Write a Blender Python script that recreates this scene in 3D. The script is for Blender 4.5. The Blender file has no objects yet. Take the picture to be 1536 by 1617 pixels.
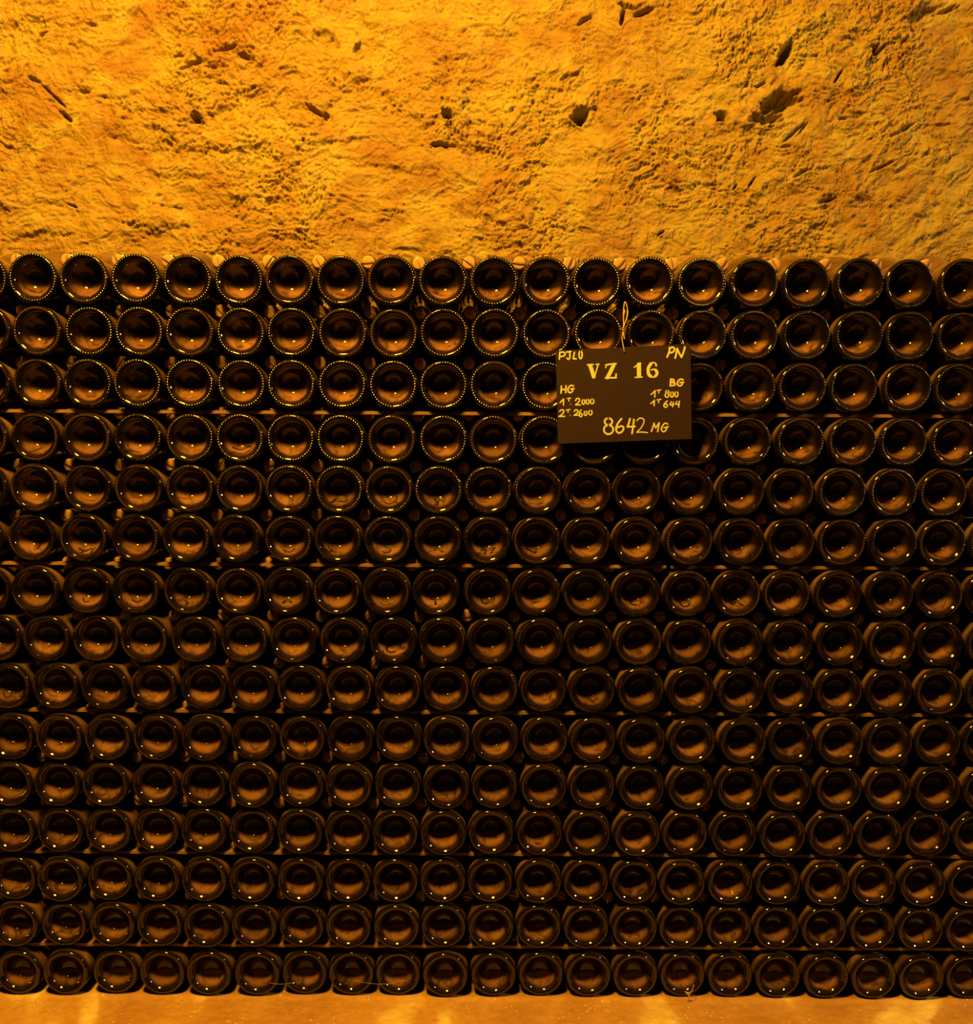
import bpy, math, random
import numpy as np
from mathutils import Vector, Matrix
random.seed(7)
rng = np.random.default_rng(11)
S = bpy.context.scene
COL = S.collection

# ------------------------------------------------------------------ camera, world, lamps, exposure
IW, IH, F = 1536.0, 1617.0, 1500.0
CX, CY = 735.0, 967.05
CAM_D, CAM_H, PITCH, ROLL = 1.6906, 0.9281, -0.11749, 0.00591
_fw = Vector((0, math.cos(PITCH), math.sin(PITCH)))
_up0 = Vector((0, -math.sin(PITCH), math.cos(PITCH)))
_r0 = Vector((1, 0, 0))
_r = _r0 * math.cos(ROLL) + _up0 * math.sin(ROLL)
_u = -_r0 * math.sin(ROLL) + _up0 * math.cos(ROLL)
CAM = Vector((0, -CAM_D, CAM_H))
cd = bpy.data.cameras.new('camera')
cam = bpy.data.objects.new('camera', cd)
COL.objects.link(cam)
cd.sensor_fit = 'HORIZONTAL'
cd.sensor_width = 36.0
cd.lens = 36.0 * F / IW
cd.shift_x = (IW / 2 - CX) / IW
cd.shift_y = (CY - IH / 2) / IW
cd.clip_start = 0.01
m = Matrix((_r, _u, -_fw)).transposed().to_4x4()
m.translation = CAM
cam.matrix_world = m
S.camera = cam

W = bpy.data.worlds.new('cellar_dark')
S.world = W
W.use_nodes = True
W.node_tree.nodes['Background'].inputs[0].default_value = (1.0, 0.50, 0.20, 1)
W.node_tree.nodes['Background'].inputs[1].default_value = 0.010

def lamp(name, loc, power, col, rad):
    l = bpy.data.lights.new(name, 'POINT')
    l.energy = power
    l.color = col
    l.shadow_soft_size = rad
    o = bpy.data.objects.new(name, l)
    o.location = loc
    COL.objects.link(o)
    return o
lamp('gallery_lamp', (-0.48, -1.03, 2.65), 470, (1.0, 0.42, 0.018), 0.19)
lamp('far_gallery_lamp', (3.6, -1.1, 2.7), 185, (1.0, 0.58, 0.22), 0.18)

S.cycles.max_bounces = 5
S.cycles.diffuse_bounces = 3
S.cycles.glossy_bounces = 3
S.cycles.caustics_reflective = False
S.cycles.caustics_refractive = False
S.view_settings.view_transform = 'Standard'
S.view_settings.look = 'None'
S.view_settings.exposure = 0.0
S.view_settings.gamma = 1.0
S.view_settings.use_curve_mapping = False

def ray(px, py):
    return (_fw + _r * ((px - CX) / F) + _u * ((CY - py) / F)).normalized()
def at_y(px, py, y):
    d = ray(px, py)
    return CAM + d * ((y - CAM.y) / d.y)

# ------------------------------------------------------------------ materials
def new_mat(name):
    mt = bpy.data.materials.new(name)
    mt.use_nodes = True
    nt = mt.node_tree
    nt.nodes.clear()
    out = nt.nodes.new('ShaderNodeOutputMaterial')
    return mt, nt, out
def N(nt, t, **kw):
    n = nt.nodes.new(t)
    for k, v in kw.items():
        setattr(n, k, v)
    return n
def ramp(nt, fac, stops):
    r = N(nt, 'ShaderNodeValToRGB')
    e = r.color_ramp.elements
    while len(e) < len(stops):
        e.new(0.5)
    for i, (p, c) in enumerate(stops):
        e[i].position = p
        e[i].color = c if len(c) == 4 else (*c, 1)
    nt.links.new(fac, r.inputs[0])
    return r.outputs[0]
def noise(nt, vec, scale, detail=4, rough=0.55, dist=0.0):
    n = N(nt, 'ShaderNodeTexNoise')
    n.inputs['Scale'].default_value = scale
    n.inputs['Detail'].default_value = detail
    n.inputs['Roughness'].default_value = rough
    n.inputs['Distortion'].default_value = dist
    if vec is not None:
        nt.links.new(vec, n.inputs['Vector'])
    return n.outputs[0]

def dusty_glass(name, glass, dust, lo, hi, scale, dist, rough, spread=0.35, p0=0.35, p1=0.7, where=None, settle=None, ior=1.52):
    """dark bottle glass under a patchy film of cellar dust, different on every bottle"""
    mt, nt, out = new_mat(name)
    L = nt.links.new
    oi = N(nt, 'ShaderNodeObjectInfo')
    tc = N(nt, 'ShaderNodeTexCoord')
    off = N(nt, 'ShaderNodeVectorMath', operation='SCALE')
    comb = N(nt, 'ShaderNodeCombineXYZ')
    for i in range(3):
        L(oi.outputs['Random'], comb.inputs[i])
    L(comb.outputs[0], off.inputs[0])
    off.inputs['Scale'].default_value = 37.0
    add = N(nt, 'ShaderNodeVectorMath', operation='ADD')
    L(tc.outputs['Object'], add.inputs[0])
    L(off.outputs[0], add.inputs[1])
    n1 = noise(nt, add.outputs[0], scale, 4, 0.6, dist)
    film = ramp(nt, n1, [(p0, (lo, lo, lo)), (p1, (hi, hi, hi))])
    mr = N(nt, 'ShaderNodeMapRange')
    L(oi.outputs['Random'], mr.inputs[0])
    mr.inputs[3].default_value = 1.0 - spread
    mr.inputs[4].default_value = 1.0 + spread
    mul = N(nt, 'ShaderNodeMath', operation='MULTIPLY', use_clamp=True)
    L(film, mul.inputs[0])
    L(mr.outputs[0], mul.inputs[1])
    fac = mul.outputs[0]
    if where:                                   # where on the bottle the dust clings: along its length, or by distance from its axis
        sep = N(nt, 'ShaderNodeSeparateXYZ')
        L(tc.outputs['Object'], sep.inputs[0])
        src = sep.outputs['Y']
        if where[0] == 'r':
            flat = N(nt, 'ShaderNodeCombineXYZ')
            L(sep.outputs['X'], flat.inputs[0]); L(sep.outputs['Z'], flat.inputs[1])
            ln = N(nt, 'ShaderNodeVectorMath', operation='LENGTH')
            L(flat.outputs[0], ln.inputs[0])
            src = ln.outputs['Value']
        mk = N(nt, 'ShaderNodeMapRange', interpolation_type='SMOOTHSTEP')
        L(src, mk.inputs[0])
        for i, v in enumerate(where[1:]):
            mk.inputs[1 + i].default_value = v
        m2 = N(nt, 'ShaderNodeMath', operation='MULTIPLY', use_clamp=True)
        L(fac, m2.inputs[0]); L(mk.outputs[0], m2.inputs[1])
        fac = m2.outputs[0]
    if settle:                                  # dust has sunk onto the faces that look up, the undersides stayed clean
        nz_ = N(nt, 'ShaderNodeSeparateXYZ')
        L(tc.outputs['Normal'], nz_.inputs[0])
        mk = N(nt, 'ShaderNodeMapRange', interpolation_type='SMOOTHSTEP')
        L(nz_.outputs['Z'], mk.inputs[0])
        for i, v in enumerate(settle):
            mk.inputs[1 + i].default_value = v
        m3 = N(nt, 'ShaderNodeMath', operation='MULTIPLY', use_clamp=True)
        L(fac, m3.inputs[0]); L(mk.outputs[0], m3.inputs[1])
        fac = m3.outputs[0]
    g = N(nt, 'ShaderNodeBsdfPrincipled')
    g.inputs['Base Color'].default_value = (*glass, 1)
    g.inputs['Roughness'].default_value = rough
    g.inputs['IOR'].default_value = ior
    d = N(nt, 'ShaderNodeBsdfDiffuse')
    d.inputs['Color'].default_value = (*dust, 1)
    mx = N(nt, 'ShaderNodeMixShader')
    L(fac, mx.inputs[0])
    L(g.outputs[0], mx.inputs[1])
    L(d.outputs[0], mx.inputs[2])
    L(mx.outputs[0], out.inputs[0])
    return mt
G_ = (0.004, 0.003, 0.002)
M_BODY = dusty_glass('dusty_bottle_glass', G_, (0.42, 0.27, 0.17), 0.16, 0.42, 26, 0.6, 0.07, 0.35, 0.35, 0.7, ('y', 0.004, 0.016, 0.04, 1.0), (-0.25, 0.5, 0.2, 1.0))
M_PUNT = dusty_glass('dusty_punt_glass', G_, (0.47, 0.265, 0.22), 0.06, 0.40, 34, 1.6, 0.06, 0.3, 0.30, 0.54, ('r', 0.0255, 0.0310, 1.0, 0.08), (0.10, 0.56, 0.06, 1.0))
M_BUMP = dusty_glass('stippled_glass', G_, (0.07, 0.045, 0.03), 0.02, 0.95, 22, 0.5, 0.07, 0.9, 0.43, 0.58, ior=2.0)

def simple(name, a, b, scale, rough, bump=0.0, stretch=(1, 1, 1), metal=0.0, p=(0.3, 0.7), detail=5):
    mt, nt, out = new_mat(name)
    L = nt.links.new
    tc = N(nt, 'ShaderNodeTexCoord')
    mp = N(nt, 'ShaderNodeMapping')
    mp.inputs['Scale'].default_value = stretch
    L(tc.outputs['Object'], mp.inputs[0])
    n1 = noise(nt, mp.outputs[0], scale, detail, 0.6)
    c = ramp(nt, n1, [(p[0], a), (p[1], b)])
    g = N(nt, 'ShaderNodeBsdfPrincipled')
    L(c, g.inputs['Base Color'])
    g.inputs['Roughness'].default_value = rough
    g.inputs['Metallic'].default_value = metal
    if bump:
        bn = N(nt, 'ShaderNodeBump')
        bn.inputs['Strength'].default_value = bump
        bn.inputs['Distance'].default_value = 0.002
        L(n1, bn.inputs['Height'])
        L(bn.outputs[0], g.inputs['Normal'])
    L(g.outputs[0], out.inputs[0])
    return mt
M_CORK = simple('cork', (0.42, 0.26, 0.14), (0.62, 0.42, 0.24), 220, 0.8, 0.4)
M_CLIP = simple('clip_steel', (0.50, 0.42, 0.33), (0.70, 0.60, 0.48), 90, 0.38, 0, metal=0.8)
M_LATH = simple('rough_lath_wood', (0.22, 0.135, 0.075), (0.36, 0.23, 0.13), 30, 0.8, 0.5, (0.12, 1, 2.5))
M_SIGN = simple('brown_slate_paint', (0.0135, 0.0037, 0.012), (0.0175, 0.0048, 0.015), 9, 0.62, 0.05)
M_PAINT = simple('yellow_chalk_paint', (0.62, 0.70, 0.30), (0.72, 0.80, 0.38), 120, 0.8)
M_TWINE = simple('straw_twine', (0.55, 0.42, 0.26), (0.75, 0.6, 0.4), 300, 0.85)
M_WIPE = simple('wiped_glass', (0.006, 0.004, 0.003), (0.010, 0.007, 0.005), 60, 0.5)
M_WISP = simple('dry_straw', (0.6, 0.47, 0.3), (0.8, 0.66, 0.44), 200, 0.8)

# wall: chalky plaster
mt, nt, out = new_mat('chalk_plaster')
L = nt.links.new
tc = N(nt, 'ShaderNodeTexCoord')
big = noise(nt, tc.outputs['Object'], 7.5, 6, 0.68, 0.9)
fine = noise(nt, tc.outputs['Object'], 70, 6, 0.7)
col = ramp(nt, big, [(0.34, (0.29, 0.175, 0.06)), (0.50, (0.37, 0.285, 0.09)), (0.64, (0.43, 0.385, 0.12))])
col2 = ramp(nt, fine, [(0.3, (0.80, 0.76, 0.70)), (0.6, (1, 1, 1))])
mul = N(nt, 'ShaderNodeMixRGB', blend_type='MULTIPLY')
mul.inputs[0].default_value = 1.0
L(col, mul.inputs[1]); L(col2, mul.inputs[2])
g = N(nt, 'ShaderNodeBsdfPrincipled')
g.inputs['Roughness'].default_value = 0.62
g.inputs['Specular IOR Level'].default_value = 0.25
L(mul.outputs[0], g.inputs['Base Color'])
bn = N(nt, 'ShaderNodeBump')
bn.inputs['Strength'].default_value = 0.55
bn.inputs['Distance'].default_value = 0.010
fb = noise(nt, tc.outputs['Object'], 150, 5, 0.65, 0.8)
L(fb, bn.inputs['Height'])
L(bn.outputs[0], g.inputs['Normal'])
L(g.outputs[0], out.inputs[0])
M_WALL = mt

# floor: worn screed with pale dried splashes and glittering grit
mt, nt, out = new_mat('worn_cellar_floor')
L = nt.links.new
tc = N(nt, 'ShaderNodeTexCoord')
mp = N(nt, 'ShaderNodeMapping')
mp.inputs['Scale'].default_value = (1, 0.45, 1)
mp.inputs['Rotation'].default_value = (0, 0, 0.35)
L(tc.outputs['Object'], mp.inputs[0])
pat = noise(nt, mp.outputs[0], 4.6, 3, 0.5, 0.8)
fine = noise(nt, tc.outputs['Object'], 60, 6, 0.7)
c1 = ramp(nt, pat, [(0.36, (0.47, 0.28, 0.10)), (0.52, (0.57, 0.37, 0.13)), (0.58, (0.84, 0.76, 0.34))])
c2 = ramp(nt, fine, [(0.3, (0.8, 0.76, 0.7)), (0.62, (1, 1, 1))])
mul = N(nt, 'ShaderNodeMixRGB', blend_type='MULTIPLY')
mul.inputs[0].default_value = 1.0
L(c1, mul.inputs[1]); L(c2, mul.inputs[2])
vo = N(nt, 'ShaderNodeTexVoronoi')
vo.inputs['Scale'].default_value = 95
L(tc.outputs['Object'], vo.inputs['Vector'])
sp = ramp(nt, vo.outputs['Distance'], [(0.10, (1, 1, 1)), (0.2, (0, 0, 0))])
gate = ramp(nt, noise(nt, tc.outputs['Object'], 14, 3), [(0.5, (0, 0, 0)), (0.58, (1, 1, 1))])
spm = N(nt, 'ShaderNodeMath', operation='MULTIPLY')
L(sp, spm.inputs[0]); L(gate, spm.inputs[1])
mx = N(nt, 'ShaderNodeMixRGB')
L(spm.outputs[0], mx.inputs[0]); L(mul.outputs[0], mx.inputs[1])
mx.inputs[2].default_value = (0.92, 0.82, 0.62, 1)
g = N(nt, 'ShaderNodeBsdfPrincipled')
g.inputs['Roughness'].default_value = 0.5
L(mx.outputs[0], g.inputs['Base Color'])
bn = N(nt, 'ShaderNodeBump')
bn.inputs['Strength'].default_value = 0.6
bn.inputs['Distance'].default_value = 0.003
L(fine, bn.inputs['Height'])
L(bn.outputs[0], g.inputs['Normal'])
L(g.outputs[0], out.inputs[0])
M_FLOOR = mt

# ------------------------------------------------------------------ mesh helpers
class MB:
    def __init__(s):
        s.v, s.f = [], []
    def add(s, verts, faces):
        k = len(s.v)
        s.v += [tuple(p) for p in verts]
        s.f += [tuple(i + k for i in fc) for fc in faces]
    def lathe(s, prof, seg=40, cap0=False, cap1=False):
        """profile of (radius, y) turned about the y axis; faces look outward for rising y at the outside"""
        k = len(s.v)
        idx = []
        for (r, y) in prof:
            if r < 1e-6:
                s.v.append((0, y, 0)); idx.append([len(s.v) - 1] * seg)
            else:
                row = []
                for i in range(seg):
                    a = 2 * math.pi * i / seg
                    s.v.append((r * math.cos(a), y, r * math.sin(a))); row.append(len(s.v) - 1)
                idx.append(row)
        for a, b in zip(idx, idx[1:]):
            for i in range(seg):
                j = (i + 1) % seg
                q = [a[i], b[i], b[j], a[j]]
                q = list(dict.fromkeys(q))
                if len(q) > 2:
                    s.f.append(tuple(q))
        if cap0: s.f.append(tuple(idx[0]))
        if cap1: s.f.append(tuple(reversed(idx[-1])))
    def box(s, x0, x1, y0, y1, z0, z1):
        s.add([(x0, y0, z0), (x1, y0, z0), (x1, y1, z0), (x0, y1, z0), (x0, y0, z1), (x1, y0, z1), (x1, y1, z1), (x0, y1, z1)],
              [(3, 2, 1, 0), (4, 5, 6, 7), (0, 1, 5, 4), (1, 2, 6, 5), (2, 3, 7, 6), (3, 0, 4, 7)])
    def tube(s, pts, rad, seg=6):
        pts = [Vector(p) for p in pts]
        k = len(s.v)
        prev = None
        n = len(pts)
        for i, p in enumerate(pts):
            t = (pts[min(i + 1, n - 1)] - pts[max(i - 1, 0)]).normalized()
            if prev is None:
                a = t.orthogonal().normalized()
            else:
                a = (prev - t * prev.dot(t)).normalized()
            prev = a
            b = t.cross(a)
            r = rad(i / max(1, n - 1)) if callable(rad) else rad
            for j in range(seg):
                w = 2 * math.pi * j / seg
                s.v.append(tuple(p + a * (r * math.cos(w)) + b * (r * math.sin(w))))
        for i in range(n - 1):
            for j in range(seg):
                q = (j + 1) % seg
                s.f.append((k + i * seg + j, k + i * seg + q, k + (i + 1) * seg + q, k + (i + 1) * seg + j))
        s.f.append(tuple(k + j for j in reversed(range(seg))))
        s.f.append(tuple(k + (n - 1) * seg + j for j in range(seg)))
    def mesh(s, name, mat, smooth=True):
        me = bpy.data.meshes.new(name)
        me.from_pydata(s.v, [], s.f)
        me.materials.append(mat)
        if smooth:
            me.polygons.foreach_set('use_smooth', [True] * len(me.polygons))
        me.update()
        return me
def link(name, data, parent=None, loc=None, rot=None):
    o = bpy.data.objects.new(name, data)
    COL.objects.link(o)
    if parent is not None: o.parent = parent
    if loc is not None: o.location = loc
    if rot is not None: o.rotation_euler = rot
    return o
def tag(o, label, cat, group=None):
    o['label'] = label
    o['category'] = cat
    if group: o['group'] = group
    return o
def smooth_line(pts, n=6):
    pts = [Vector(p) for p in pts]
    if len(pts) < 3:
        return [pts[0].lerp(pts[1], i / n) for i in range(n + 1)]
    P = [pts[0] * 2 - pts[1]] + pts + [pts[-1] * 2 - pts[-2]]
    o = []
    for i in range(1, len(P) - 2):
        for k in range(n):
            t = k / n
            a, b, c, d = P[i - 1], P[i], P[i + 1], P[i + 2]
            o.append(0.5 * ((2 * b) + (c - a) * t + (2 * a - 5 * b + 4 * c - d) * t * t + (3 * b - a - 3 * c + d) * t ** 3))
    o.append(pts[-1])
    return o

# ------------------------------------------------------------------ gradient noise for the modelled wall
def perlin(x, y, seed):
    r = np.random.default_rng(seed)
    perm = r.permutation(256)
    ang = r.random(256) * 2 * np.pi
    gx, gy = np.cos(ang), np.sin(ang)
    xi, yi = np.floor(x).astype(int), np.floor(y).astype(int)
    xf, yf = x - xi, y - yi
    def gr(ix, iy, dx, dy):
        h = perm[(perm[ix & 255] + iy) & 255]
        return gx[h] * dx + gy[h] * dy
    u = xf ** 3 * (xf * (xf * 6 - 15) + 10)
    v = yf ** 3 * (yf * (yf * 6 - 15) + 10)
    a = gr(xi, yi, xf, yf); b = gr(xi + 1, yi, xf - 1, yf)
    c = gr(xi, yi + 1, xf, yf - 1); d = gr(xi + 1, yi + 1, xf - 1, yf - 1)
    return (a + u * (b - a)) * (1 - v) + (c + u * (d - c)) * v
def fbm(x, y, seed, o=4, g=0.5):
    s = 0; amp = 1.0
    for i in range(o):
        s = s + amp * perlin(x * 2 ** i, y * 2 ** i, seed + i)
        amp *= g
    return s
def sstep(a, b, x):
    t = np.clip((x - a) / (b - a), 0, 1)
    return t * t * (3 - 2 * t)

def grid_mesh(name, V, nx, nz, mat):
    me = bpy.data.meshes.new(name)
    me.vertices.add(len(V))
    me.vertices.foreach_set('co', V.astype(np.float32).ravel())
    i = np.arange(nx - 1)[None, :] + nx * np.arange(nz - 1)[:, None]
    q = np.stack([i, i + 1, i + 1 + nx, i + nx], -1).reshape(-1, 4)
    me.loops.add(q.size)
    me.loops.foreach_set('vertex_index', q.ravel().astype(np.int32))
    me.polygons.add(len(q))
    me.polygons.foreach_set('loop_start', (np.arange(len(q)) * 4).astype(np.int32))
    me.polygons.foreach_set('loop_total', np.full(len(q), 4, np.int32))
    me.polygons.foreach_set('use_smooth', np.ones(len(q), bool))
    me.materials.append(mat)
    me.update(calc_edges=True)
    me.validate()
    return me

# ------------------------------------------------------------------ rough wall behind the stack
YW = 0.43
xs = np.concatenate([np.linspace(-3.2, -1.32, 40)[:-1], np.linspace(-1.32, 1.42, 1480), np.linspace(1.42, 4.0, 50)[1:]])
zs = np.concatenate([np.linspace(-0.1, 1.22, 30)[:-1], np.linspace(1.22, 2.06, 450), np.linspace(2.06, 3.2, 26)[1:]])
X, Z = np.meshgrid(xs, zs)
wx = X + 0.035 * fbm(X * 9, Z * 9, 50, 3)
wz = Z + 0.035 * fbm(X * 9, Z * 9, 60, 3)
h = 0.009 * fbm(X * 2.6, Z * 3.4, 1, 3)
h += 0.0035 * fbm(wx * 8, wz * 13, 5, 3)
# smeared coats with broken edges
sm = 0.22 + 0.78 * sstep(-0.12, 0.22, fbm(X * 3.2 + 7, Z * 5.5, 25, 3) + 0.25 * sstep(1.45, 1.9, Z) - 0.08)
for sc, dp, sd in ((6.5, 0.0022, 70), (14, 0.0018, 80), (30, 0.0014, 90), (55, 0.0011, 100), (95, 0.0008, 110)):
    nn = fbm(wx * sc, wz * sc * 1.5, sd, 5, 0.62)
    for t in (-0.22, 0.02, 0.24):
        h += dp * (sm if sc > 20 else 1.0) * sstep(t - 0.005, t + 0.005, nn)
# hairline cracks where the coat has parted
ck = sstep(0.02, 0.20, fbm(X * 5 + 11, Z * 6, 300, 3)) * (0.4 + 0.6 * sm)
h -= 0.0045 * ck * (1 - sstep(0.0, 0.028, np.abs(fbm(wx * 11, wz * 19, 310, 4, 0.6))))
h -= 0.0030 * ck * (1 - sstep(0.0, 0.040, np.abs(fbm(wx * 26, wz * 36, 320, 3, 0.6))))
# crumbly zones
crumb = sstep(-0.05, 0.25, fbm(X * 4.5 + 3, Z * 5.5, 20, 3))
r1 = np.abs(fbm(wx * 42, wz * 55, 31, 3, 0.6))
h += sm * crumb * (0.0044 * (sstep(0.0, 0.28, r1) - 0.6)) + sm * (0.35 + 0.65 * crumb) * 0.0026 * fbm(X * 110, Z * 130, 35, 3, 0.7)
# slanting tool strokes on the right-hand side
ur = X * math.cos(0.72) + Z * math.sin(0.72)
vr = -X * math.sin(0.72) + Z * math.cos(0.72)
side = sstep(-0.1, 0.9, X + 0.25 * fbm(X * 3, Z * 3, 41, 2))
h += side * 0.0055 * fbm(ur * 7 + 0.3 * fbm(X * 8, Z * 8, 43, 2), vr * 27, 44, 3, 0.6)
h += (1 - side) * 0.003 * fbm(X * 8, Z * 34, 47, 3, 0.6)
def dent(px, py, rx, ry, depth, ang=0.0, rim=0.0, hard=0.35, sd=0):
    global h
    c = at_y(px, py, YW)
    sc = (CAM_D + YW) / F
    dx, dz = X - c.x, Z - c.z
    if depth > 0: rx *= 0.78; ry *= (0.85 if depth > .035 else 0.6); depth *= 0.8
    ca, sa = math.cos(ang), math.sin(ang)
    a = (dx * ca + dz * sa) / (rx * sc)
    b = (-dx * sa + dz * ca) / (ry * sc)
    msk = (np.abs(a) < 4) & (np.abs(b) < 4)
    if not msk.any(): return
    d = np.sqrt(a[msk] ** 2 + b[msk] ** 2)
    th = np.arctan2(b[msk], a[msk])
    d = d * (1 + 0.45 * perlin(np.cos(th) * 1.7 + px, np.sin(th) * 1.7 + py, 123 + sd)) + 0.35 * perlin(dx[msk] * 130 + px, dz[msk] * 130, 140 + sd)
    h[msk] -= depth * (1 - sstep(1 - hard, 1 + hard, d))
    if rim:
        h[msk] += rim * np.exp(-((d - 1.6) / 0.35) ** 2)
for a in ((310, 187, 9, 8, .050), (313, 196, 16, 4, .022), (707, 186, 8, 10, .055, .6, .006), (914, 188, 14, 9, .060, .2, .004), (1139, 186, 8, 11, .05, 1.2, .003),
          (1228, 163, 32, 13, .050, .25, .003), (1206, 188, 28, 9, .040, .1, .002), (1238, 88, 8, 17, .055, -.5), (1231, 98, 6, 9, .03), (1381, 85, 8, 8, .055),
          (982, 30, 4, 16, .03, -.25), (988, 14, 16, 4, .028, -.3), (1015, 22, 17, 5, .03, .35), (922, 36, 13, 4, .034, .45), (148, 41, 7, 4, .03),
          (360, 78, 22, 4, .022, .2), (385, 90, 14, 5, .018, -.4), (305, 105, 24, 4, .020, .45), (284, 92, 9, 4, .022), (565, 78, 5, 12, .022, -.5),
          (55, 128, 12, 4, .018, -.3), (88, 155, 26, 3, .016, -.75), (106, 186, 16, 5, .026, -.7), (135, 146, 9, 4, .026), (690, 231, 14, 4, .026), (706, 233, 12, 3, .02, -.1),
          (500, 180, 18, 4, .02, -.5), (516, 186, 5, 8, .018), (45, 46, 34, 20, .012, .2), (70, 58, 9, 5, .02, .4), (515, 66, 26, 18, .014, -.4), (175, 165, 26, 20, .008),
          (1250, 212, 24, 4, .016, .75), (1266, 205, 14, 3, .012, .9), (1263, 275, 16, 4, .016, .5), (1185, 290, 12, 3, .018, 1.0), (1160, 296, 7, 3, .016, .9), (1042, 370, 8, 3, .018, .6),
          (1304, 318, 20, 4, .016, .3), (1330, 190, 7, 4, .02), (1200, 135, 12, 3, .018, .4), (1320, 125, 12, 3, .02, 1.0), (1480, 200, 30, 3, .014), (1420, 210, 26, 4, .014, .5),
          (1455, 25, 34, 12, .016, .3), (1495, 18, 18, 5, .02, .3), (840, 142, 14, 3, .014), (1390, 265, 22, 3, .014, .4), (400, 110, 20, 18, .010), (272, 328, 20, 2.5, .012, -.1),
          (115, 325, 10, 3, .02, -.4), (60, 378, 55, 16, .010, .1), (250, 345, 40, 18, -.010), (720, 155, 16, 14, -.012, 0, 0, .5), (724, 196, 12, 18, -.010, .2, 0, .5), (919, 168, 18, 8, -.010),
          (1170, 186, 14, 18, -.008), (545, 112, 30, 26, -.010, 0, 0, .4), (400, 160, 44, 22, .007), (330, 215, 70, 22, -.008, -.1, 0, .3), (520, 218, 60, 10, -.006, .1), (600, 270, 50, 12, .006, -.1)):
    dent(*a, **({'sd': int(a[0]) % 9}))
V = np.stack([X, YW - h, Z], -1).reshape(-1, 3)
wall = link('wall_back', grid_mesh('wall_back', V, len(xs), len(zs), M_WALL))
wall['kind'] = 'structure'

# ------------------------------------------------------------------ ledge the stack stands on, floor of the gallery below it
LEDGE = -0.24
xs = np.concatenate([np.linspace(-3.2, -1.1, 20)[:-1], np.linspace(-1.1, 1.15, 560), np.linspace(1.15, 4.0, 22)[1:]])
ys = np.concatenate([[LEDGE - .004, LEDGE - .003, LEDGE], np.linspace(LEDGE + .004, 0.02, 90), np.linspace(0.02, 0.75, 10)[1:]])
X, Y = np.meshgrid(xs, ys)
front = 1 - sstep(-0.012, 0.004, Y)
hz = 0.0045 * fbm(X * 7, Y * 5, 201, 3) + 0.0022 * fbm(X * 45, Y * 45, 205, 4, 0.6)
grit = np.maximum(0, perlin(X * 150, Y * 150, 230) - .33) * np.maximum(0, .2 + fbm(X * 9, Y * 9, 233, 2)) * .02
hz = front * (hz - 0.0035 + grit)
hz[0, :] = -0.62
hz[1, :] -= 0.010
V = np.stack([X, Y, hz], -1).reshape(-1, 3)
floor = link('floor', grid_mesh('floor', V, len(xs), len(ys), M_FLOOR))
floor['kind'] = 'structure'
xs = np.linspace(-3.2, 4.0, 120); ys = np.linspace(-4.0, LEDGE, 90)
X, Y = np.meshgrid(xs, ys)
V = np.stack([X, Y, -0.58 + 0.012 * fbm(X * 4, Y * 4, 260, 4)], -1).reshape(-1, 3)
gfl = link('floor_gallery', grid_mesh('floor_gallery', V, len(xs), len(ys), simple('damp_dark_ground', (0.035, 0.026, 0.02), (0.07, 0.055, 0.04), 6, 0.9, 0.3)))
gfl['kind'] = 'structure'

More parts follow.
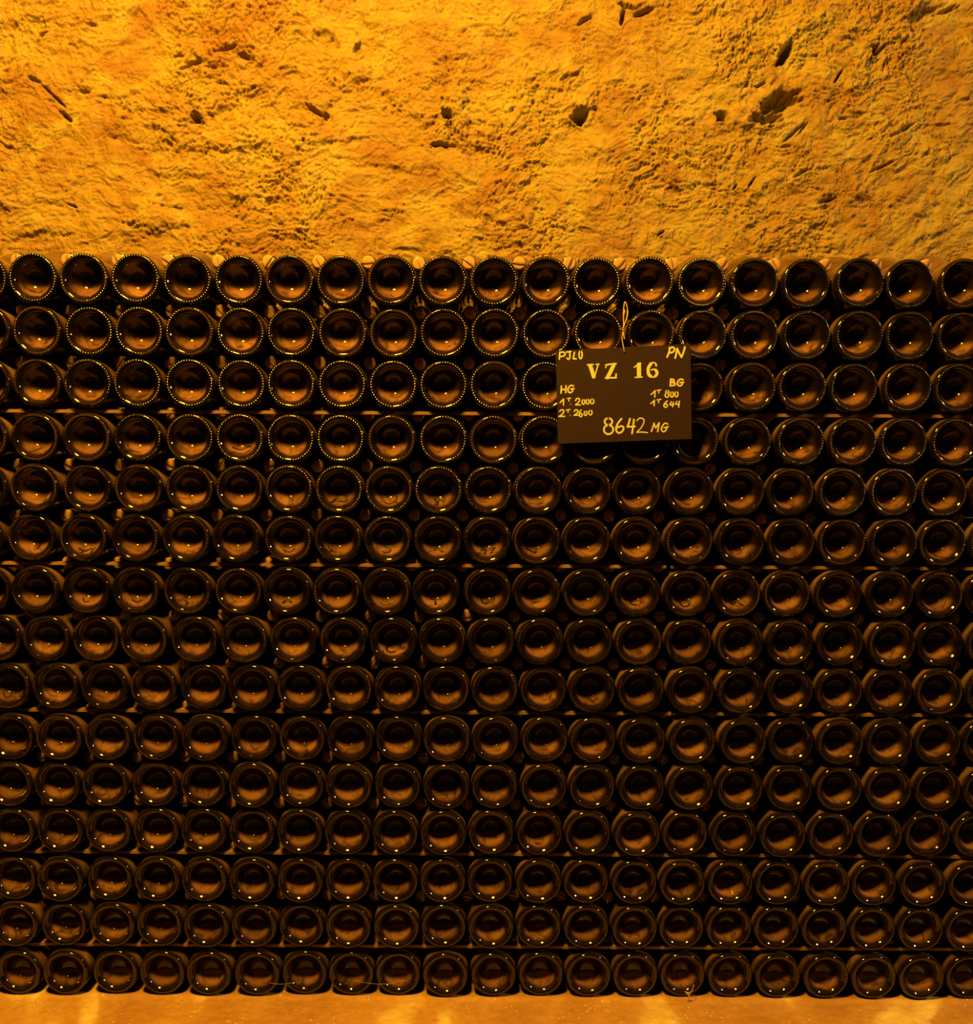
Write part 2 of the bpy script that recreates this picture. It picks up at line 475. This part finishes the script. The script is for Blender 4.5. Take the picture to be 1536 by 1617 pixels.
# ------------------------------------------------------------------ bottles
DIA, LT = 0.0880, 0.0055
R = 0.0434
LATH_AFTER = {2, 5, 8, 11, 13}
ROWZ = []
_c = 0.0
for i in range(15):
    ROWZ.append(-_c)
    _c += DIA + (LT if i in LATH_AFTER else 0)
ROWZ = [z - ROWZ[-1] + 0.0438 for z in ROWZ]
ROWS = [
([-29,53.5,131,214,294.5,377,457,537,618,699,780,862,943,1025.5,1109,1192,1274,1357,1437,1521],(442,446)),
([-19,61,137,217,298,380,459,540.5,621,702,780.5,863,944.5,1028,1109,1190.5,1273,1355.5,1437,1520],(524.5,530)),
([-22,57,135.5,216,299,380,459.5,540,621,700.5,779,861.5,943,1025,1105.5,1187,1267,1349,1433,1512],(605,613)),
([-27,54,138,215,299,378.5,458.5,537,618,700,779,859,938.5,1018,1098,1180.5,1263,1345.5,1427,1509],(691.5,698.5)),
([-26,53.5,136,217.5,298.5,378.5,456.5,535,615,692.5,771,849,926.5,1006.5,1089.5,1170.5,1249,1329,1410.5,1492],(769,778)),
([-34,47,131,212.5,294,372.5,455,533.5,610,691,770,847,926.5,1005.5,1088,1170.5,1250.5,1330.5,1410.5,1489.5],(848.5,857.5)),
([-23,55,135,212.5,295,376,452.5,531,609.5,688,770,848,926.5,1005.5,1086.5,1165.5,1244,1324,1405.5,1484,1563],(932,940)),
([-6,71,150,226,306,385,462.5,541.5,620,698.5,776,851.5,930.5,1008,1088,1168,1248,1328,1408,1486.5,1565],(1008.5,1015.5)),
([10,85,163.5,241,320,398,473,551.5,628.5,705,780,856.5,933.5,1011.5,1090.5,1169.5,1249,1327,1405.5,1484,1562],(1083,1091)),
([16,94,169,246,323,400,476,552.5,629,705,782,860.5,936.5,1014,1093,1173,1250.5,1326.5,1404,1482,1558],(1163,1173.5)),
([14,89,165,243.5,320,397.5,475,550,627.5,705,780,858.5,935,1013,1090.5,1168,1246.5,1325,1402,1480.5,1557],(1240,1249)),
([17.5,94,169,245,320,396.5,473.5,548.5,624,700,775,852,928,1005.5,1081.5,1159,1235.5,1313,1389,1466.5,1543],(1312,1322)),
([19,95,171.5,247.5,321.5,397.5,473.5,549,624,699,774,850.5,925.5,1002,1077,1153,1229,1305.5,1380.5,1457,1533],(1385.5,1398)),
([24,100,177,251,326,401.5,475,550,626,700,775,850.5,925.5,1002,1076,1151.5,1227,1302,1378,1454,1529],(1458,1470)),
([29,104,181,256,330,406,480,554,628,703,779,854,929,1003,1078,1153,1228,1304,1379,1454,1530],(1536,1548)),
]
ORD = ['first', 'second', 'third', 'fourth', 'fifth', 'sixth', 'seventh', 'eighth', 'ninth', 'tenth', 'eleventh', 'twelfth', 'thirteenth', 'fourteenth',
       'fifteenth', 'sixteenth', 'seventeenth', 'eighteenth', 'nineteenth', 'twentieth', 'twenty-first', 'twenty-second']
ROWNAME = ['top row'] + [ORD[i] + ' row from top' for i in range(1, 14)] + ['bottom row']

# profile from the punt's edge over the bearing ring, heel, body, shoulder and neck to the lip
BODY = [(.0345, .0016), (.0358, .0007), (.0370, .0002), (.0384, 0), (.0398, .0004), (.0411, .0014), (.0422, .0032), (.0428, .0056), (.0432, .0086), (R, .013)]
SHOULDER = [(R, .118), (.0425, .128), (.0398, .138), (.0360, .148), (.0318, .158), (.0275, .168), (.0225, .180), (.0182, .195), (.0153, .210), (.0134, .240), (.0127, .268), (.0127, .276), (.0134, .278), (.0137, .282), (.0134, .286), (.0128, .288), (.0130, .296), (.0120, .2975)]
PUNT = [(.0345, .0016), (.0328, .0032), (.0308, .0055), (.0288, .0086), (.0270, .0122), (.0252, .0162), (.0230, .0205), (.0203, .0246), (.0170, .0281), (.0133, .0308), (.0093, .0326), (.0048, .0337), (0, .0340)]
b = MB(); b.lathe(BODY + SHOULDER, 56); b.lathe([(.0120, .2975), (0, .2975)], 56)
ME_BODY = b.mesh('glass_body', M_BODY)
b = MB(); b.lathe(list(reversed(PUNT)), 56)
ME_PUNT = b.mesh('punt', M_PUNT)
# ring of moulded bumps on the bearing ring
def bump_ring(n, rad, rr, hh):
    b = MB()
    for i in range(n):
        a = 2 * math.pi * i / n
        cx, cz = rr * math.cos(a), rr * math.sin(a)
        RC = .0034                               # a flat spherical bead
        ring = [(q, hh - (RC - math.sqrt(RC * RC - (q * rad) ** 2))) for q in (0.0, 0.33, 0.68, 1.0)]
        vs = [(cx, -ring[0][1], cz)]
        for (q, d) in ring[1:]:
            for k in range(10):
                w = 2 * math.pi * k / 10
                vs.append((cx + rad * q * math.cos(w), -d, cz + rad * q * math.sin(w)))
        fs = [(0, 1 + (k + 1) % 10, 1 + k) for k in range(10)]
        for g_ in range(2):
            o = 1 + g_ * 10
            for k in range(10):
                k2 = (k + 1) % 10
                fs.append((o + k, o + k2, o + 10 + k2, o + 10 + k)[::1])
        b.add(vs, fs)
    return b
ME_RING = bump_ring(52, .0020, .0383, .00056).mesh('rim_stippling', M_BUMP)

def make_bottle(loc, rot, label):
    t = link('wine_bottle', None, None, loc, rot)
    t.empty_display_size = 0.03
    tag(t, label, 'bottle', 'bottles stacked base outward')
    link('glass_body', ME_BODY, t)
    p = link('punt', ME_PUNT, t)
    r = link('rim_stippling', ME_RING, t)
    r['kind'] = 'stuff'
    r.rotation_euler = (0, random.random() * 6, 0)
    return t, p

BX = []
PUNTS = {}
for ri, (pxs, (yl, yr)) in enumerate(ROWS):
    z = ROWZ[ri]
    x = []
    for px in pxs:
        py = yl + (yr - yl) * (px - 40) / 1460.0
        x.append(at_y(px, py, 0.0).x)
    x = np.array(x)
    for it in range(200):                       # neighbours touch, they never overlap
        d = np.diff(x) - (2 * R + 0.0012)
        k = np.where(d < 0)[0]
        if len(k) == 0: break
        for q in k:
            x[q] += d[q] / 2; x[q + 1] -= d[q] / 2
    ends = (x[0] - 2 * R - .0016, x[-1] + 2 * R + .0016)
    BX.append(x)
    for e, xe in enumerate(ends):
        make_bottle((xe, 0, z), (0, 0, 0), f'dark bottle lying base outward past the {("left", "right")[e]} edge, end of the {ROWNAME[ri]}')
    n = len(x)
    for k in range(n):
        y = random.uniform(-0.004, 0.004)
        tilt = random.uniform(-0.008, 0.008)
        pan = random.uniform(-0.004, 0.004)
        lab = f'dark dusty bottle lying base outward, {ORD[k]} from the left in the {ROWNAME[ri]}'
        t, p = make_bottle((x[k], y, z), (tilt * 0.3, 0, pan), lab)
        PUNTS[(ri, k)] = (t, p)

# ------------------------------------------------------------------ bottles lying the other way, corked necks outward
LEN = 0.2975
b = MB(); b.lathe([(r, LEN - y) for (r, y) in reversed(SHOULDER)] + [(R, LEN - .012), (.040, LEN - .002), (.036, LEN)], 40, True, True)
ME_NBODY = b.mesh('glass_body', M_BODY)
b = MB(); b.lathe([(0, -.0085), (.0085, -.0085), (.0104, -.0080), (.0112, -.0066), (.0112, .004)], 28)
ME_CORK = b.mesh('cork', M_CORK)
def clip_mesh():
    b = MB()
    w = .0009; t = .0009
    path = [(-.0142, .016), (-.0144, .004), (-.0124, -.0060), (-.0108, -.0092), (-.006, -.0099), (0, -.0101), (.006, -.0099), (.0108, -.0092), (.0124, -.0060), (.0144, .004), (.0142, .016)]
    vs, fs = [], []
    for i, (x, y) in enumerate(path):
        x0, y0 = path[max(i - 1, 0)]; x1, y1 = path[min(i + 1, len(path) - 1)]
        l = math.hypot(x1 - x0, y1 - y0)
        nx, ny = (y1 - y0) / l, -(x1 - x0) / l
        for (s, o) in ((-w, 0), (w, 0), (w, t), (-w, t)):
            vs.append((x + nx * o, y + ny * o, s))
    for i in range(len(path) - 1):
        for j in range(4):
            q = (j + 1) % 4
            fs.append((i * 4 + j, i * 4 + q, i * 4 + 4 + q, i * 4 + 4 + j))
    b.add(vs, fs)
    return b.mesh('staple_clip', M_CLIP, False)
ME_CLIP = clip_mesh()
BXE = [np.concatenate([[q[0] - 2 * R - .0016], q, [q[-1] + 2 * R + .0016]]) for q in BX]
for ri in range(15):
    x = BXE[ri]
    for k in range(len(x) - 1):
        gx, dz = (x[k] + x[k + 1]) / 2, 0.0418
        if ri:                                  # settle into the middle of the hollow between the four bases around it
            up = BXE[ri - 1]; hgt = ROWZ[ri - 1] - ROWZ[ri]
            best = -1
            for a in np.linspace(-.016, .016, 17):
                for c in np.linspace(-.008, .012, 21):
                    d = min(min(math.hypot(gx + a - q, .0418 + c) for q in x[max(k - 1, 0):k + 3]), min(math.hypot(gx + a - q, hgt - .0418 - c) for q in up)) - .04 * math.hypot(a, c)
                    if d > best: best, ba, bc = d, a, c
            gx += ba; dz += bc
        gx += random.uniform(-.0006, .0006); dz += random.uniform(-.0006, .0006)
        yy = 0.050 + random.uniform(-.003, .003)
        tilt = 0.0
        if ri == 0:
            tilt = 0.085 + random.uniform(-.02, .02)
            dz -= 0.001
        if k == 0: lab = f'corked bottle neck at the far left edge of the {ROWNAME[ri]}'
        elif k == len(x) - 2: lab = f'corked bottle neck at the far right edge of the {ROWNAME[ri]}'
        else: lab = f'corked bottle neck with metal clip between {ORD[k - 1]} and {ORD[k]} bases of {ROWNAME[ri]}'
        t = link('corked_bottle', None, None, (gx, yy, ROWZ[ri] + dz), (tilt, 0, 0))
        t.empty_display_size = 0.02
        tag(t, lab, 'bottle', 'corked necks between the bases')
        link('glass_body', ME_NBODY, t)
        link('cork', ME_CORK, t)
        c = link('staple_clip', ME_CLIP, t)
        c.rotation_euler = (0, random.uniform(0, math.pi), 0)

# ------------------------------------------------------------------ wooden laths between the courses
def lath(ri, px0, px1, dz, label, y0=.017, th=LT, wd=.018):
    zc = (ROWZ[ri] - R + ROWZ[ri + 1] + R) / 2 + dz
    xa = at_y(px0, 900, .01).x; xb = at_y(px1, 900, .01).x
    n = max(8, int((xb - xa) / .03))
    b = MB(); vs = []; fs = []
    for i in range(n + 1):
        xx = xa + (xb - xa) * i / n
        j = .0005 * math.sin(i * 1.7 + ri) + random.uniform(-.0004, .0004)
        for (y, z) in ((y0 + j, -th / 2), (y0 + j, th / 2), (y0 + wd, th / 2), (y0 + wd, -th / 2)):
            vs.append((xx, y, zc + z))
    for i in range(n):
        for j in range(4):
            q = (j + 1) % 4
            fs.append((i * 4 + q, i * 4 + j, i * 4 + 4 + j, i * 4 + 4 + q))
    fs.append((0, 1, 2, 3)); fs.append((n * 4 + 3, n * 4 + 2, n * 4 + 1, n * 4))
    b.add(vs, fs)
    tag(link('wooden_lath', b.mesh('wooden_lath', M_LATH, False)), label, 'lath', 'laths between the bottle courses')
lath(2, -60, 1000, 0, 'thin pale wooden lath under third row from top, left piece ending behind the sign')
lath(2, 1003, 1600, 0, 'thin wooden lath under third row from top, starting behind the sign')
lath(5, -60, 1053, 0, 'long thin wooden lath between sixth and seventh rows, left of its break')
lath(5, 1062, 1600, 0, 'shorter thin wooden lath between sixth and seventh rows, right of the break')
lath(8, -60, 1068, 0, 'thin wooden lath between ninth and tenth rows, the longer left piece')
lath(8, 1072, 1600, 0, 'thin wooden lath between ninth and tenth rows, the shorter right piece')
lath(11, -60, 752, 0, 'thin wooden lath between twelfth and thirteenth rows, left half')
lath(11, 757, 1600, 0, 'thin wooden lath between twelfth and thirteenth rows, right half')
lath(13, -60, 1030, 0, 'thin dark wooden lath above the bottom row, the longer left piece')
lath(13, 1034, 1600, 0, 'thin wooden lath above the bottom row, right piece')

# ------------------------------------------------------------------ hanging sign
ZX = lambda u, v: (860 + u / 6.144, 460 + v / 6.144)      # reading positions on the sign to picture positions
YS = -0.018
corner = [at_y(*ZX(u, v), YS) for (u, v) in ((107, 575), (1413, 510), (1425, 1432), (130, 1478))]
cen = sum(corner, Vector()) / 4
sroot = link('hanging_sign', None, None, cen)
tag(sroot, 'brown rectangular sign with yellow lettering hung on string before the bottles', 'sign')
b = MB()
TH = .003
loc = [c - cen for c in corner]
b.add([(c.x, 0, c.z) for c in loc] + [(c.x, TH, c.z) for c in loc], [(3, 2, 1, 0), (4, 5, 6, 7), (0, 1, 5, 4), (1, 2, 6, 5), (2, 3, 7, 6), (3, 0, 4, 7)])
board = link('board', b.mesh('board', M_SIGN, False), sroot)
SC = 1 / 6.144 * (CAM_D + YS) / F
_lay = [0]
def ribbon(b, pts, w, y):
    """a flat painted stroke with round ends, in the sign's plane"""
    P = [Vector((p[0], p[1])) for p in pts]
    n = len(P)
    left, right = [], []
    for i in range(n):
        t = (P[min(i + 1, n - 1)] - P[max(i - 1, 0)])
        t = t.normalized() if t.length > 1e-9 else Vector((1, 0))
        nn = Vector((-t.y, t.x)) * (w / 2)
        left.append(P[i] + nn); right.append(P[i] - nn)
    vs = [(p.x, y, p.y) for q in zip(left, right) for p in q]
    fs = [(2 * i, 2 * i + 1, 2 * i + 3, 2 * i + 2) for i in range(n - 1)]
    b.add(vs, fs)
    for c in (P[0], P[-1]):
        b.add([(c.x, y - 1e-5, c.y)] + [(c.x + w / 2 * math.cos(k * math.pi / 5), y - 1e-5, c.y + w / 2 * math.sin(k * math.pi / 5)) for k in range(10)],
              [(0, 1 + k, 1 + (k + 1) % 10) for k in range(10)])
def word(name, strokes, w, label=None, jitter=True):
    b = MB()
    for i, st in enumerate(strokes):
        ww = w
        if isinstance(st, dict):
            ww = st.get('w', w); st = st['p']
        pts = []
        for (u, v) in (smooth_line([Vector((*q, 0)) for q in st], 5) and [(q.x, q.y) for q in smooth_line([Vector((*q, 0)) for q in st], 5)]):
            p = at_y(*ZX(u, v), YS) - cen
            pts.append((p.x, p.z))
        ribbon(b, pts, ww * SC, -.0003 - .00003 * i)
    o = link(name, b.mesh(name, M_PAINT, False), board)
    if label: o['label'] = label
    return o
def oval(cx, cy, rx, ry, n=12, a0=-1.6):
    return [(cx + rx * math.cos(a0 + 2 * math.pi * i / n), cy + ry * math.sin(a0 + 2 * math.pi * i / n)) for i in range(n + 1)]
def S_(w, *p): return {'w': w, 'p': list(p)}
word('handwritten_code', [[(146, 592), (143, 625), (141, 658)], [(146, 594), (180, 590), (197, 608), (182, 628), (147, 634)],
     [(210, 590), (254, 585)], [(242, 588), (243, 630), (238, 655), (226, 660), (216, 648)], [(288, 592), (281, 625), (275, 654)], [(275, 654), (304, 656)], oval(347, 616, 15, 37)], 14, 'yellow handwritten letters PJLO')
word('handwritten_letters', [[(1215, 548), (1203, 595), (1186, 638)], [(1206, 550), (1245, 545), (1259, 565), (1240, 590), (1204, 598)],
     [(1282, 560), (1275, 605), (1264, 648)], [(1284, 556), (1303, 600), (1325, 640)], [(1325, 640), (1345, 590), (1358, 542)]], 17, 'yellow handwritten letters PN')
word('stencilled_letters', [S_(12, (412, 713), (470, 710)), S_(37, (440, 722), (457, 770), (474, 828)), S_(12, (516, 715), (498, 775), (481, 836)), S_(11, (496, 710), (526, 707)),
     S_(16, (592, 716), (640, 706)), S_(16, (655, 706), (690, 703)), S_(36, (668, 715), (640, 775), (608, 836)), S_(15, (588, 842), (630, 840)), S_(16, (640, 840), (692, 838)), S_(15, (688, 832), (692, 803)), S_(11, (594, 716), (590, 742))], 20, 'yellow stencilled letters VZ')
word('stencilled_number', [S_(13, (868, 737), (890, 722)), S_(40, (912, 712), (914, 818)), S_(18, (902, 712), (928, 700)), S_(12, (876, 836), (944, 832)),
     S_(30, (1028, 705), (1006, 740), (1002, 778), (1010, 808), (1026, 824)), S_(13, (1036, 695), (1060, 692), (1078, 706)), S_(18, (1078, 708), (1080, 722)), S_(13, (1034, 765), (1050, 757), (1064, 757)), S_(27, (1074, 764), (1088, 785), (1086, 803), (1074, 822)), S_(13, (1038, 830), (1052, 833), (1066, 831))], 20, 'yellow stencilled number 16')
word('handwritten_initials', [[(161, 920), (157, 988)], [(206, 916), (203, 984)], [(158, 955), (205, 951)], [(278, 918), (252, 914), (230, 935), (225, 962), (240, 984), (264, 974), (272, 950)], [(252, 948), (284, 944)]], 14, 'yellow handwritten letters HG')
def note(name, one, tee, dot, digits, label):
    word(name, one + tee + ([[dot, (dot[0] + 2, dot[1] + 2)]] if dot else []) + digits, 12, label)
note('handwritten_tally', [[(148, 1081), (165, 1062), (182, 1046)], [(182, 1046), (181, 1104)]], [S_(10, (218, 1041), (250, 1036)), S_(10, (235, 1040), (234, 1066))], (252, 1094),
     [[(298, 1062), (310, 1042), (332, 1042), (336, 1062), (318, 1086), (298, 1101)], [(298, 1101), (344, 1103)], oval(374, 1073, 13, 24), oval(415, 1071, 14, 24), oval(459, 1068, 16, 24)], 'yellow handwritten note 1T. 2000')
note('handwritten_tally', [[(144, 1165), (162, 1150), (184, 1158), (178, 1180), (156, 1203), (136, 1214)], [(136, 1214), (194, 1213)]], [S_(10, (208, 1153), (244, 1146)), S_(10, (228, 1150), (225, 1174))], (247, 1205),
     [[(284, 1165), (300, 1150), (320, 1157), (316, 1178), (284, 1204)], [(284, 1204), (330, 1200)], [(352, 1152), (336, 1178), (334, 1205), (350, 1217), (363, 1203), (354, 1186), (338, 1190)], oval(395, 1183, 13, 22), oval(442, 1177, 16, 23)], 'yellow handwritten note 2T. 2600')
word('handwritten_initials', [[(1221, 852), (1217, 917)], [(1221, 854), (1248, 856), (1252, 874), (1222, 883)], [(1222, 884), (1260, 890), (1259, 910), (1218, 917)],
     [(1340, 858), (1312, 854), (1288, 878), (1290, 908), (1314, 918), (1332, 902), (1335, 884)], [(1310, 886), (1346, 882)]], 15, 'yellow handwritten letters BG')
note('handwritten_tally', [[(1030, 1000), (1050, 985), (1068, 964)], [(1069, 964), (1066, 1026)]], [S_(10, (1088, 963), (1126, 956)), S_(10, (1107, 960), (1104, 988))], None,
     [oval(1188, 976, 14, 14), oval(1184, 1010, 18, 18), oval(1233, 1001, 14, 26), oval(1276, 999, 15, 25)], 'yellow handwritten note 1T 800')
note('handwritten_tally', [[(1028, 1090), (1046, 1076), (1063, 1056)], [(1063, 1056), (1060, 1110)]], [S_(10, (1088, 1054), (1126, 1048)), S_(10, (1106, 1051), (1103, 1080))], None,
     [[(1188, 1064), (1162, 1088), (1154, 1112), (1172, 1126), (1190, 1110), (1180, 1094), (1160, 1100)], [(1226, 1072), (1214, 1100), (1252, 1098)], [(1246, 1076), (1239, 1120)], [(1280, 1070), (1270, 1096), (1304, 1094)], [(1304, 1066), (1298, 1124)]], 'yellow handwritten note 1T 644')
word('handwritten_total', [oval(617, 1264, 37, 33), oval(618, 1342, 45, 44), [(744, 1237), (716, 1270), (694, 1315), (694, 1352), (716, 1374), (748, 1362), (764, 1330), (746, 1308), (700, 1322)],
     [(826, 1236), (814, 1280), (800, 1314)], [(800, 1314), (874, 1312)], [(864, 1244), (856, 1310), (846, 1380)], S_(11, (893, 1256), (918, 1232), (950, 1236), (962, 1262), (940, 1316), (892, 1368)), S_(11, (892, 1369), (940, 1366), (996, 1372))], 17, 'yellow handwritten number 8642')
word('handwritten_initials', [[(1034, 1360), (1048, 1315), (1060, 1280)], [(1060, 1280), (1066, 1305), (1076, 1326)], [(1076, 1326), (1092, 1300), (1110, 1276)], [(1110, 1276), (1102, 1320), (1094, 1362)],
     [(1192, 1288), (1166, 1280), (1142, 1305), (1130, 1338), (1146, 1362), (1172, 1352), (1184, 1324)], [(1156, 1324), (1198, 1314)]], 13, 'yellow handwritten letters MG')

# string looped over the corked neck behind the second row's gap
gi = min(range(len(BX[1]) - 1), key=lambda k: abs((BX[1][k] + BX[1][k + 1]) / 2 - at_y(985, 500, .05).x))
nx, nz = (BX[1][gi] + BX[1][gi + 1]) / 2, ROWZ[1] + .0430
srt = link('twine_loop', None, None, (nx, .05, nz))
tag(srt, 'thin straw coloured twine holding up the brown sign', 'string')
def tw(name, pts, rad, root):
    o0 = root.location
    b = MB(); b.tube([p - o0 for p in smooth_line(pts, 6)], rad, 6)
    return link(name, b.mesh(name, M_TWINE), root)
def zp(u, v, y): return at_y(*ZX(u, v), y)
neck = [Vector((nx + .0185 * math.sin(a), .078, nz + .0185 * math.cos(a))) for a in (-1.9, -1.2, -.4, .4, 1.2, 1.9)]
tw('front_strand', [neck[0], zp(764, 175, .034), zp(763, 250, .004), zp(765, 320, -.012), zp(757, 400, -.020), zp(750, 460, -.0205), zp(757, 510, -.021), zp(766, 552, -.0212), zp(772, 588, -.0195)], .0009, srt)
tw('back_strand', [neck[5], zp(800, 190, .03), zp(799, 240, .004), zp(780, 300, -.010), zp(764, 350, -.017), zp(756, 420, -.019)], .0008, srt)
tw('neck_turn', [neck[0], *neck[1:]], .0009, srt)
tw('loose_loop', [zp(764, 345, -.020), zp(763, 270, -.019), zp(764, 190, -.018), zp(772, 115, -.016), zp(782, 105, -.016), zp(796, 140, -.017), zp(805, 205, -.018), zp(796, 260, -.019), zp(775, 315, -.020), zp(760, 370, -.0205)], .0008, srt)
tw('loose_end', [zp(758, 385, -.020), zp(766, 420, -.022), zp(774, 468, -.022)], .0008, srt)
b = MB(); c = zp(760, 372, -.0205) - srt.location
b.tube([c + Vector((.0016 * math.sin(t * .9) * (1 - abs(t - 6) / 9), -.0009 + .001 * math.cos(t * .9), (t - 6) * .0006)) for t in range(13)], .0009, 6)
link('knot', b.mesh('knot', M_TWINE), srt)

# ------------------------------------------------------------------ marks wiped with a finger into the dust of the punts
PR = np.array([p[0] for p in PUNT][::-1]); PYD = np.array([p[1] for p in PUNT][::-1])
def punt_hit(px, py, root):
    o = CAM - Vector(root.location); d = ray(px, py)
    t = (0.0 - o.y) / d.y
    while t < 3:
        q = o + d * t
        r = math.hypot(q.x, q.z)
        if r > .0335: return None
        if q.y >= np.interp(r, PR, PYD): return q
        t += .0003
    return None
def finger_mark(key, strokes, w):
    t, p = PUNTS[key]
    b = MB()
    for st in strokes:
        pts = []
        for q in smooth_line([Vector((*s, 0)) for s in st], 4):
            hit = punt_hit(q.x, q.y, t)
            if hit is not None: pts.append(hit)
        if len(pts) < 2: continue
        vs, fs = [], []
        for i, c in enumerate(pts):
            tg = (pts[min(i + 1, len(pts) - 1)] - pts[max(i - 1, 0)]).normalized()
            r = math.hypot(c.x, c.z)
            s = (np.interp(r + .001, PR, PYD) - np.interp(r - .001, PR, PYD)) / .002
            nrm = Vector((s * c.x / max(r, 1e-5), -1, s * c.z / max(r, 1e-5))).normalized()
            sd = tg.cross(nrm).normalized() * (w * 0.65)
            base = c + nrm * .00075
            vs += [base + sd, base - sd]
            if i:
                fs.append((2 * i - 2, 2 * i - 1, 2 * i + 1, 2 * i))
        b.add(vs, fs)
    if b.f:
        o = link('finger_mark', b.mesh('finger_mark', M_WIPE), p)
        o['label'] = 'dark mark wiped into the dust'
def near(ri, px):
    return (ri, min(range(len(ROWS[ri][0])), key=lambda k: abs(ROWS[ri][0][k] - px)))
Q = lambda x0, y0, s, *pts: [(x0 + u / s, y0 + v / s) for (u, v) in pts]
A = lambda *p: Q(540, 830, 4.267, *p)
B = lambda *p: Q(900, 880, 4.267, *p)
C = lambda *p: Q(400, 730, 4.8, *p)
MARKS = [
 (near(6, 609), [A((266, 488), (273, 496)), A((333, 490), (338, 498)), A((258, 518), (275, 535), (300, 538), (325, 524))], .0016),
 (near(6, 688), [A((590, 488), (625, 498), (675, 492)), A((628, 498), (630, 536))], .0034),
 (near(6, 770), [A((940, 480), (940, 510), (965, 528), (990, 515), (1030, 490))], .0034),
 (near(6, 848), [A((1345, 470), (1300, 480), (1335, 505), (1285, 522))], .0030),
 (near(6, 1005), [B((415, 255), (405, 310), (450, 325))], .0034),
 (near(6, 1086), [B((735, 300), (760, 332), (800, 325), (800, 295), (780, 300))], .0034),
 (near(6, 1165), [B((1070, 295), (1095, 318), (1120, 300), (1170, 330))], .0036),
 (near(7, 620), [A((370, 815), (310, 810), (300, 840), (330, 855), (362, 848))], .0034),
 (near(7, 541), [A((0, 830), (22, 832), (0, 848))], .0025),
 (near(8, 933), [B((125, 942), (150, 972), (185, 945)), B((150, 972), (152, 982))], .0030),
 (near(8, 10), [[(5, 1092), (8, 1101), (16, 1100), (20, 1092)]], .0034),
 (near(5, 455), [C((225, 660), (245, 678), (285, 678), (318, 652)), C((232, 632), (262, 640))], .0024),
 (near(5, 533), [C((560, 630), (580, 660), (600, 668), (560, 690)), C((540, 650), (575, 680))], .0026),
 (near(5, 610), [C((990, 640), (1065, 635)), C((1010, 645), (1040, 660), (1030, 685)), C((970, 672), (1000, 688), (1030, 685))], .0022),
 (near(5, 691), [C((1370, 665), (1440, 635)), C((1375, 640), (1440, 685)), C((1365, 670), (1385, 655))], .0022),
 (near(5, 770), [A((930, 150), (970, 140)), A((935, 170), (965, 160), (960, 200)), A((990, 165), (1030, 150), (1000, 190))], .0026),
 (near(5, 847), [A((1230, 150), (1290, 180), (1310, 185)), A((1310, 150), (1300, 190))], .0032),
 (near(4, 535), [C((560, 320), (600, 300), (640, 270), (700, 262), (718, 250)), C((640, 290), (690, 300), (715, 275))], .0030),
 (near(4, 615), [C((985, 300), (1030, 318), (1080, 290), (1090, 255))], .0024),
 (near(4, 692), [C((1370, 275), (1395, 300), (1430, 270)), C((1395, 300), (1392, 330))], .0034),
 (near(6, 295), [[(292, 947), (296, 953), (291, 959)]], .0034),
 (near(6, 452), [[(446, 953), (453, 948), (461, 952)]], .0042),
 (near(6, 212), [[(207, 947), (216, 951), (224, 947)]], .0030),
 (near(6, 135), [[(131, 944), (133, 950), (141, 950)]], .0025),
 (near(5, 131), [[(124, 866), (134, 870), (146, 866)], [(132, 870), (128, 874)], [(143, 873), (151, 864)]], .0034),
 (near(5, 294), [[(280, 872), (296, 876), (308, 871)]], .0020),
 (near(4, 136), [[(136, 783), (146, 770), (150, 764)]], .0040),
 (near(3, 54), [[(44, 715), (56, 711), (68, 707)]], .0020),
 (near(3, 378), [[(366, 706), (380, 710), (396, 704)], [(364, 713), (382, 717), (396, 711)]], .0024),
]
for key, st, w in MARKS:
    finger_mark(key, st, w)

# ------------------------------------------------------------------ small litter
def wisp(name, label, strands, cat='straw'):
    base = strands[0][0][0]
    root = link(name, None, None, base)
    tag(root, label, cat)
    for pts, rad in strands:
        b = MB()
        b.tube([Vector(p) - Vector(base) for p in smooth_line(pts, 5)], (lambda t, r=rad: r * (1.0 - .55 * t)), 6)
        link('stalk', b.mesh('stalk', M_WISP), root)
def lp(px, py, y): return at_y(px, py, y)
wisp('straw_wisp', 'pale frayed straw wisp standing on the floor before the bottom row',
     [([lp(1086.5, 1580, -.010), lp(1087.5, 1575, -.012), lp(1088, 1571, -.013), lp(1086, 1567, -.014)], .0017),
      ([lp(1088, 1571, -.013), lp(1085, 1568, -.014), lp(1081, 1566, -.015)], .0016),
      ([lp(1087, 1572, -.013), lp(1089, 1567, -.014), lp(1092, 1565.5, -.013), lp(1095, 1555, -.010)], .0010),
      ([lp(1086, 1568, -.014), lp(1084, 1570, -.015)], .0016)])
t, p = PUNTS[near(12, 1153)]
hit = punt_hit(1156, 1413, t); hit2 = punt_hit(1154, 1407, t)
if hit is not None and hit2 is not None:
    a = Vector(t.location) + hit + Vector((0, -.002, .0008)); c = Vector(t.location) + hit2 + Vector((0, -.004, .003))
    wisp('wood_chip', 'tiny pale wood chip lying in a bottle base in the thirteenth row', [([a, (a + c) / 2 + Vector((.0005, 0, .0003)), c], .0016)], 'chip')
for i, (x0, x1, py, sag) in enumerate(((560, 640, 1548, 6), (425, 462, 1552, 2))):
    pts = [lp(x0 + (x1 - x0) * k / 6, py + sag * math.sin(math.pi * k / 6), -.006) for k in range(7)]
    b = MB(); base = pts[0]
    b.tube([q - base for q in smooth_line(pts, 4)], .00018, 4)
    tag(link('cobweb_strand', b.mesh('cobweb_strand', M_WISP), None, base), ['long fine cobweb strand across bases in the bottom row', 'short fine cobweb strand between two bottom row bottles'][i], 'cobweb')
